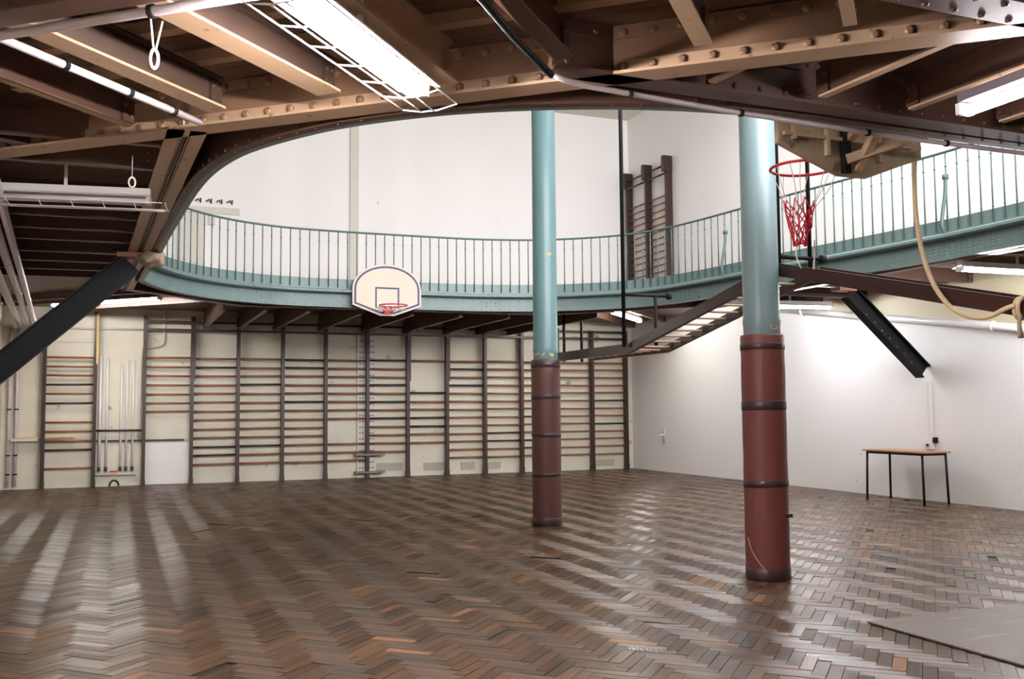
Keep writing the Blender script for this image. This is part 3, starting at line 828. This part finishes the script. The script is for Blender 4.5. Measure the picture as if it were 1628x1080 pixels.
def backboard(cx, y, z0, sgn, label, netm):
    g = thing('basketball_backboard', label, 'backboard', (cx, y, z0))
    bm = new(); prism(bm, board_outline(), (1, 0, 0), (0, 0, 1), (0, sgn, 0), (cx, y - sgn * .015, z0), .03)
    part('board', bm, [BOARDW], g) if sgn < 0 else part('board', bm, PLY, g, label='weathered brown back of the board')
    bm = new(); ringstrip(bm, board_outline(inset=.03), board_outline(inset=.062), (cx, y, z0), (1, 0, 0), (0, sgn, 0), .0165)
    sq = lambda k: [(-.205 + k, .13 + k * .5), (.205 - k, .13 + k * .5), (.205 - k, .475 - k), (-.205 + k, .475 - k)]
    ringstrip(bm, sq(0), sq(.028), (cx, y, z0), (1, 0, 0), (0, sgn, 0), .0165)
    part('blue_lines', bm, BLUEL, g)
    return g
fb = backboard(4.12, 15.74, 2.955, -1, 'cream fan-shaped backboard with blue lines on the far rim', NETW)
rc, R = hoop(4.12, 15.74, 3.09, -1, fb, .1, 0)
bm = new()
for k in range(12):
    a = 2 * PI * k / 12; a2 = a + .5
    tube(bm, [rc + V((R * math.cos(a), R * math.sin(a), 0)), rc + V((.8 * R * math.cos(a2), .8 * R * math.sin(a2), -.09)), rc + V((.6 * R * math.cos(a), .6 * R * math.sin(a), -.04))], .004, 5)
part('net', bm, NETW, fb)
bm = new()
for q in (-.3, .3): box2(bm, (4.12 + q - .03, 15.755, 3.15), (4.12 + q + .03, 15.9, 3.21))
part('wall_bracket', bm, BLACK, fb)

nb_ = backboard(4.415, 4.99, 2.89, 1, 'brown plywood back of the fan-shaped backboard hung on the near rim', NETR)
rc, R = hoop(4.36, 4.99, 3.04, 1, nb_, .5, 1)
bm = new()
yb = 4.97
for x in (-.48, -.22, .2, .5): box2(bm, (4.415 + x - .012, yb - .035, 2.93 + abs(x) * .33), (4.415 + x + .012, yb, 3.7))
for z in (3.12, 3.45): box2(bm, (3.86, yb - .03, z - .012), (4.97, yb, z + .012))
part('back_frame', bm, BATTEN, nb_, label='thin pale framing battens')
bm = new()
bar(bm, (4.32, yb - .05, 2.98), (4.80, 4.66, 3.15), .07, .06)
bar(bm, (4.42, yb - .03, 2.93), (4.40, 4.72, 3.14), .05, .05)
bar(bm, (4.36, yb - .03, 3.12), (4.33, 4.74, 3.2), .05, .04)
part('support_arm', bm, BATTEN, nb_)
bm = new(); box2(bm, (4.31, yb - .05, 2.9), (4.36, yb - .005, 3.2)); part('mount_plate', bm, BLACK, nb_)
# net: white cords above, tangled red mesh below
bm = new(); rnd = random.Random(5)
for k in range(8):
    a = 2 * PI * k / 8
    top = rc + V((R * math.cos(a), R * math.sin(a), 0)); bot = rc + V((-.03 + .10 * math.cos(a + .3), .02 + .10 * math.sin(a + .3), -.27 - .05 * rnd.random()))
    tube(bm, catmull([top, top.lerp(bot, .5) + V((.02 * rnd.uniform(-1, 1), .02 * rnd.uniform(-1, 1), -.02)), bot], 4), .003, 5)
tube(bm, catmull([rc + V((-.2, -.1, 0)), rc + V((-.17, -.12, -.2)), rc + V((-.19, -.12, -.42))], 5), .004, 5)
for q in (-.06, .07): tube(bm, catmull([rc + V((q, 0, -.5)), rc + V((q * 1.2, .02, -.6)), rc + V((q * .8, 0, -.7))], 4), .005, 5)
part('net_cords', bm, NETW, nb_)
bm = new(); n = 10; rows = 5; P = {}
for i in range(rows + 1):
    for k in range(n):
        a = 2 * PI * (k + .5 * (i % 2)) / n + .15 * i
        rr = .105 - .012 * i + .012 * rnd.uniform(-1, 1)
        P[i, k] = rc + V((-.035 + rr * math.cos(a), .02 + rr * math.sin(a), -.24 - i * .058 + .02 * rnd.uniform(-1, 1)))
for i in range(rows):
    for k in range(n):
        tube(bm, [P[i, k], P[i + 1, k]], .0042, 5); tube(bm, [P[i, k], P[i + 1, (k + (1 if i % 2 else -1)) % n]], .0042, 5)
for k in range(n): tube(bm, [P[rows, k], P[rows, (k + 1) % n]], .008, 5)
part('net', bm, NETR, nb_)

# ------------------------------------------------------------------ wall bars on the far wall
S0, SPC, YP = 1.3307, .8664, YB - .12
def px_(i): return S0 + SPC * i
full = list(range(13))
bays = {
    -3: ([0, 1, 2, 3, 4, 5, 7, 8, 9, 10, 12], False, 'reddish wall-bar bay by the corner pipes'),
    -2: ([8], False, 'nearly empty wall-bar bay in front of the white pipes'),
    -1: ([0, 1, 2, 3, 4, 5, 6], True, 'wall-bar bay with seven rungs above a plain white panel'),
    0: (full, True, 'full wall-bar bay next to the seven-rung bay'),
    1: (full, True, 'second full wall-bar bay from the seven-rung bay'),
    2: (full, True, 'wall-bar bay one short of the white stanchion bay'),
    3: ([0, 1, 2, 3, 4, 5, 6, 7, 10, 11, 12], True, 'wall-bar bay under the far backboard, ending at the white stanchion'),
    4: ([0, 1, 2, 3, 4, 5, 6, 7, 8, 9, 10, 11], True, 'wall-bar bay starting at the white stanchion'),
    5: ([0, 4, 5, 6, 7, 8, 9, 10], True, 'gappy wall-bar bay missing its second to fourth rungs'),
    6: (full, True, 'wall-bar bay just past the gappy bay'),
    7: (full, True, 'wall-bar bay short of the farther pillar'),
    8: (full, True, 'wall-bar bay partly hidden behind the farther pillar'),
    9: (full, True, 'wall-bar bay emerging past the farther pillar'),
    10: (full, True, 'last wall-bar bay, against the far corner'),
}
def post(bm, x, top, thick=False):
    box2(bm, (x - .032, YP - .075, 0), (x + .032, YP + .055, top))
    box2(bm, (x - .038, YP - .08, 0), (x + .038, YP + .06, .12))
    if thick: box2(bm, (x + .0, YP - .08, 2.0), (x + .055, YP - .02, top - .02))
tops = {-3: 3.2, -2: 3.28, -1: 3.24, 0: 3.24, 1: 3.24, 2: 3.24, 3: 3.22, 4: 3.22, 5: 3.24, 6: 3.28, 7: 3.22, 8: 3.22, 9: 3.2, 10: 3.16, 11: 3.16}
for i, (rows_, rails_, lab) in bays.items():
    g = thing('wall_bars', lab, 'wall bars', (px_(i), YP, 0), 'wall bars along the far wall')
    for j in ((i,) if i < 10 else (i, i + 1)):
        bm = new(); post(bm, px_(j), tops[j], j in (0, 5, 6)); part('post', bm, POST, g)
        if j == -2:
            bm = new(); box2(bm, (px_(j) + .01, YP - .09, 2.3), (px_(j) + .045, YP - .066, 3.26)); part('splint', bm, YELW, g, label='pale yellow splint nailed to the post')
    if rails_:
        for z in (3.13, 2.975):
            bm = new(); bar(bm, (px_(i), YP - .05, z), (px_(i + 1), YP - .05, z), .04, .045); part('top_rail', bm, POST, g)
    for k in rows_:
        z = 2.43 - .1725 * k + random.uniform(-.008, .008); dz = random.uniform(-.006, .006)
        bm = new(); tube(bm, [(px_(i) + .02, YP, z), (px_(i + 1) - .02, YP, z + dz)], .0195, 8)
        part('rung', bm, RUNG if random.random() < .8 else POST, g, True)

# upper wall bars on the end wall
g = thing('wall_bars', 'dark wall bars on the end wall above the gallery', 'wall bars', (XR - .1, 18.98, 3.43))
YU = (19.86, 18.98, 18.1)
for y in YU:
    bm = new(); box2(bm, (XR - .17, y - .035, ZP + .07), (XR - .02, y + .035, 6.82)); box2(bm, (XR - .24, y - .05, 6.52), (XR - .02, y + .05, 6.86)); part('post', bm, POST, g)
for a, b in ((0, 1), (1, 2)):
    for z in (6.66, 6.48):
        bm = new(); tube(bm, [(XR - .17, YU[a], z), (XR - .17, YU[b], z)], .022, 8); part('top_rail', bm, POST, g, True)
    for k in range(17):
        z = 6.02 - .15 * k
        bm = new(); tube(bm, [(XR - .1, YU[a], z), (XR - .1, YU[b], z)], .02, 8); part('rung', bm, RUNG, g, True)

# ------------------------------------------------------------------ things on and against the far wall
g = thing('steel_stanchion', 'white riveted stanchion standing among the wall bars', 'stanchion', (4.8, YB - .03, 0))
bm = new(); box2(bm, (4.60, YB - .055, .0), (5.0, YB - .001, 3.36))
for k in range(26):
    for x in (4.66, 4.72, 4.88, 4.94): dome(bm, (x, YB - .055, .2 + .12 * k), (0, -1, 0), .016, mi=1)
part('shaft', bm, [GREYBOX, DARKV], g)
for z in (.1, .46):
    bm = new(); box2(bm, (4.54, YB - .22, z), (5.16, YB - .001, z + .035)); part('base_plate', bm, STEELG, g)
bm = new(); box2(bm, (4.44, YB - .06, ZP + .07), (4.62, YB - .001, ZC))
for k in range(16): dome(bm, (4.47, YB - .05, 3.8 + .27 * k), (0, -1, 0), .012)
solo('wall_pilaster', bm, GREYBOX, 'pale grey steel pilaster rising up the far wall above the gallery', 'pilaster')
for x0, x1, z0, z1 in ((5.0, 5.58, .12, .29), (6.05, 6.5, .1, .27), (6.88, 7.2, .09, .26), (7.5, 7.8, .1, .24), (10.0, 10.6, .08, .22)):
    bm = new(); box2(bm, (x0, YB - .012, z0), (x1, YB, z1))
    for k in range(4): box2(bm, (x0 + .02, YB - .02, z0 + .02 + k * (z1 - z0) / 4.4), (x1 - .02, YB - .012, z0 + .03 + k * (z1 - z0) / 4.4))
    solo('wall_vent', bm, VENT, 'greyish vent low on the far wall behind the wall bars', 'vent', 'low wall vents')
# white pipes with valves
g = thing('pipe_manifold', 'white pipes with dark valves on a header behind the nearly empty wall-bar bay', 'pipes', (0, YB - .05, .2))
for x, zt, r in ((-.31, 2.45, .028), (-.19, 2.42, .02), (.06, 2.3, .018), (.16, 2.4, .018), (.27, 2.4, .018)):
    bm = new(); tube(bm, [(x, YB - .05, .3), (x, YB - .05, zt)], r, 8); part('pipe', bm, WMETAL, g, True)
    bm = new(); box(bm, (x, YB - .06, .33), (.055, .06, .08)); tube(bm, [(x, YB - .06, .3), (x, YB - .13, .34)], .012, 6); part('valve', bm, DARKV, g)
bm = new(); tube(bm, [(-.42, YB - .06, .23), (.34, YB - .06, .23)], .03, 8); part('header', bm, GREYBOX, g, True)
bm = new(); box(bm, (-.05, YB - .11, .285), (.14, .03, .025)); part('handle', bm, RED, g, label='red lever handle')
bm = new(); tube(bm, [(-.04 + .08 * math.cos(a), YB - .01, .01 + .1 * math.sin(a)) for a in [PI * k / 10 for k in range(11)]], .018, 8); solo('drain_hood', bm, DARKV, 'small dark arched hood at the foot of the far wall', 'drain')
bm = new(); box2(bm, (.5, YB - .03, .01), (1.3, YB - .001, .80)); solo('low_wainscot', bm, WMETAL, 'plain white low panel beneath the seven-rung bay', 'panel')
bm = new(); box2(bm, (-.40, YB - .045, .835), (1.2, YB - .005, .87)); solo('wall_ledge', bm, POST, 'thin dark ledge along the far wall over the white panel', 'ledge')
bm = new(); box2(bm, (xl(YB) + .18, YB - .16, .88), (-1.35, YB, .93)); solo('wall_shelf', bm, GREYBOX, 'small grubby shelf in the corner beside the pipes', 'shelf')
bm = new(); box2(bm, (-1.74, YB - .14, .932), (-.72, YB - .03, .95)); solo('loose_board', bm, YELW, 'thin yellow board lying on the corner shelf', 'board')
for x, lb in ((-1.84, 'upright pipe closest to the corner'), (-1.72, 'upright pipe second from the corner')):
    pipe('wall_pipe', [(x, YB - .06, .05), (x, YB - .06, 1.2), (x, YB - .06, 2.95)], .028, LILAC, lb, clips=((0, 1, .2), (0, 1, .5), (1, 2, .15), (1, 2, .6)))
pipe('wall_pipe', catmull([(.81, YB - .04, 3.36), (.81, YB - .04, 2.8), (.76, YB - .04, 2.68), (.6, YB - .04, 2.64), (.44, YB - .04, 2.6), (.40, YB - .04, 2.5), (.38, YB - .04, .9)], 5), .024, GREYBOX, 'grey pipe with a double bend beside the seven-rung bay')
pipe('wall_pipe', [(-1.4, YB - .03, 2.98), (.62, YB - .03, 2.98)], .02, GREYBOX, 'level grey pipe high on the far wall over the empty bay')
bm = new(); box2(bm, (-1.24, YB - .02, 2.72), (-.2, YB, 2.80)); box2(bm, (-.27, YB - .02, .88), (-.2, YB, 2.72)); tag(obj('trim_1', bm, GREYBOX), kind='structure')

for p, sz, lb in (((10.35, 13.3, 3.22), (.5, .32, .16), 'dark box fixed under the end-wall gallery by the seen-past tube'), ((9.75, 13.0, 3.27), (.34, .26, .12), 'small pale box under the end-wall gallery by the seen-past tube')):
    bm = new(); box(bm, p, sz); bmesh.ops.bevel(bm, geom=bm.edges[:], offset=.015, segments=2, affect='EDGES'); box2(bm, (p[0] - .02, p[1] - .02, p[2]), (p[0] + .02, p[1] + .02, ZP)); solo('junction_box', bm, DARKV if sz[0] > .4 else GREYBOX, lb, 'box')
# up on the gallery
g = thing('hook_rail', 'cream rail of dark coat hooks high on the far wall', 'coat rack', (1.75, YB - .03, 5.4))
bm = new(); box2(bm, (1.15, YB - .04, 5.33), (2.2, YB, 5.46)); box2(bm, (1.6, YB - .06, 5.1), (1.72, YB, 5.33)); part('rail', bm, GREYBOX, g)
for k in range(5):
    x = 1.2 + k * .2; bm = new()
    tube(bm, [(x - .05, YB - .05, 5.56), (x, YB - .07, 5.6), (x + .05, YB - .05, 5.53), (x + .05, YB - .05, 5.62)], .014, 6); part('hook', bm, BLACK, g)
bm = new(); box2(bm, (1.06, YB - .24, ZP + .66), (1.52, YB - .001, 5.28)); solo('tall_casing', bm, GREYBOX, 'tall pale casing against the wall beneath the coat hooks', 'casing')
g = thing('bench', 'low bench on the gallery beneath the coat hooks', 'bench', (1.5, YB - .3, ZP + .06))
bm = new(); box2(bm, (.9, YB - .5, 3.98), (1.92, YB - .02, 4.02)); part('seat', bm, GREYBOX, g)
for x in (.95, 1.87):
    for y in (YB - .46, YB - .06):
        bm = new(); box2(bm, (x - .03, y - .03, ZP + .06), (x + .03, y + .03, 3.98)); part('leg', bm, BATTEN, g)

# hangers under the far gallery, past the farther pillar
for x, lb in ((7.83, 'dark hanging rod under the far gallery, nearest the farther pillar'), (8.2, 'dark hanging rod under the far gallery, second from the farther pillar')):
    g = thing('hanging_rod', lb, 'rod', (x, 16.75, 2.3))
    bm = new(); tube(bm, [(x, 16.75, ZP - .06), (x, 16.75, 2.28)], .028, 8); part('rod', bm, BLACK, g, True)
    bm = new(); box2(bm, (x - .13, 16.62, ZP - .06), (x + .13, 16.88, ZP)); box2(bm, (x - .12, 16.7, ZP - .14), (x + .12, 16.8, ZP - .06)); part('top_plate', bm, BLACK, g)

# ------------------------------------------------------------------ end wall: table, conduit, tap
g = thing('folding_table', 'small wooden table with black legs against the white end wall', 'table', (10.68, 11.12, 0))
tx0, tx1, ty0, ty1, th = 10.42, 10.93, 10.53, 11.75, .745
bm = new(); box2(bm, (tx0, ty0, th - .022), (tx1, ty1, th)); bmesh.ops.bevel(bm, geom=bm.edges[:], offset=.004, segments=2, affect='EDGES'); part('tabletop', bm, TOPW, g)
bm = new()
for y in (ty0 + .07, ty1 - .07): bar(bm, (tx0 + .03, y, th - .04), (tx1 - .03, y, th - .04), .025, .03)
for x in (tx0 + .04, tx1 - .04): bar(bm, (x, ty0 + .07, th - .04), (x, ty1 - .07, th - .04), .025, .03)
part('underframe', bm, BLACK, g)
for x in (tx0 + .04, tx1 - .04):
    for y in (ty0 + .07, ty1 - .07):
        sx = .0; bm = new(); tube(bm, [(x, y, th - .03), (x + (-.01 if x < 10.6 else .01), y + (.02 if y < 11 else -.02) * -1, 0)], .017, 10); part('leg', bm, BLACK, g, True)
bm = new(); box2(bm, (XR - .035, 11.02, .86), (XR, 11.08, 1.75)); solo('wall_conduit', bm, WMETAL, 'slim white vertical trunking above the table', 'conduit')
g = thing('wall_socket', 'white wall socket with dark switch just over the table', 'socket', (XR - .03, 11.06, .80))
bm = new(); box2(bm, (XR - .06, 11.0, .755), (XR, 11.13, .86)); part('box', bm, WMETAL, g)
bm = new(); box2(bm, (XR - .075, 11.05, .80), (XR - .06, 11.09, .83)); part('plug_face', bm, BLACK, g)
bm = new(); box2(bm, (XR - .04, 10.93, .85), (XR, 10.99, .93)); part('switch', bm, BLACK, g)
g = thing('wall_tap', 'small tap with pipe low on the end wall near the corner', 'tap', (XR - .03, 18.58, .8))
bm = new(); tube(bm, [(XR - .03, 18.58, .62), (XR - .03, 18.58, .95)], .016, 8); tube(bm, [(XR - .03, 18.58, .8), (XR - .13, 18.6, .8), (XR - .13, 18.6, .74)], .02, 8); part('pipe', bm, GREYBOX, g, True)
bm = new(); tube(bm, [(XR - .1, 18.54, .86), (XR - .1, 18.64, .86)], .014, 6); part('handle', bm, BOLT, g, True)

# scuffed board panel lying on the parquet
bm = new(); box2(bm, (4.5, 2.0, .0045), (7.6, 5.08, .016)); bmesh.ops.bevel(bm, geom=bm.edges[:], offset=.003, segments=1, affect='EDGES')
solo('floor_board', bm, MATW, 'flat scuffed grey-brown board lying on the parquet beside the nearer pillar', 'board')

# ------------------------------------------------------------------ light
sky_fill = bpy.data.lights.new('skylight_fill', 'AREA'); sky_fill.shape = 'RECTANGLE'; sky_fill.size = SX1 - SX0; sky_fill.size_y = SY1 - SY0
sky_fill.energy = 480; sky_fill.color = (.97, .98, 1.0)  # fill light behind the added skylight, lifts the upper end wall
so = bpy.data.objects.new('skylight_fill', sky_fill); so.location = ((SX0 + SX1) / 2, (SY0 + SY1) / 2, ZC + .1); COL.objects.link(so)
w = bpy.data.worlds.new('World'); S.world = w; w.use_nodes = True
w.node_tree.nodes['Background'].inputs[0].default_value = (.9, .95, 1, 1); w.node_tree.nodes['Background'].inputs[1].default_value = .4

# ------------------------------------------------------------------ camera
yaw, pitch, roll, F = .3838, .0708, -.0084, 1550.59
cy, sy, cp, sp_ = math.cos(yaw), math.sin(yaw), math.cos(pitch), math.sin(pitch)
f = V((sy * cp, cy * cp, sp_)); r0 = V((cy, -sy, 0)); u0 = r0.cross(f)
rr = math.cos(roll) * r0 + math.sin(roll) * u0; uu = math.cos(roll) * u0 - math.sin(roll) * r0
cam = bpy.data.cameras.new('camera'); co = bpy.data.objects.new('camera', cam); COL.objects.link(co)
M = Matrix((rr, uu, -f)).transposed().to_4x4(); M.translation = V((0, 0, 1.4)); co.matrix_world = M
cam.sensor_width = 36; cam.sensor_fit = 'HORIZONTAL'; cam.lens = F / 1628 * 36; cam.clip_start = .05
S.camera = co
S.cycles.use_denoising = True
S.cycles.max_bounces = 8
S.cycles.sample_clamp_indirect = 8
S.view_settings.view_transform = 'Standard'; S.view_settings.look = 'None'; S.view_settings.gamma = 1
S.view_settings.exposure = 0.52
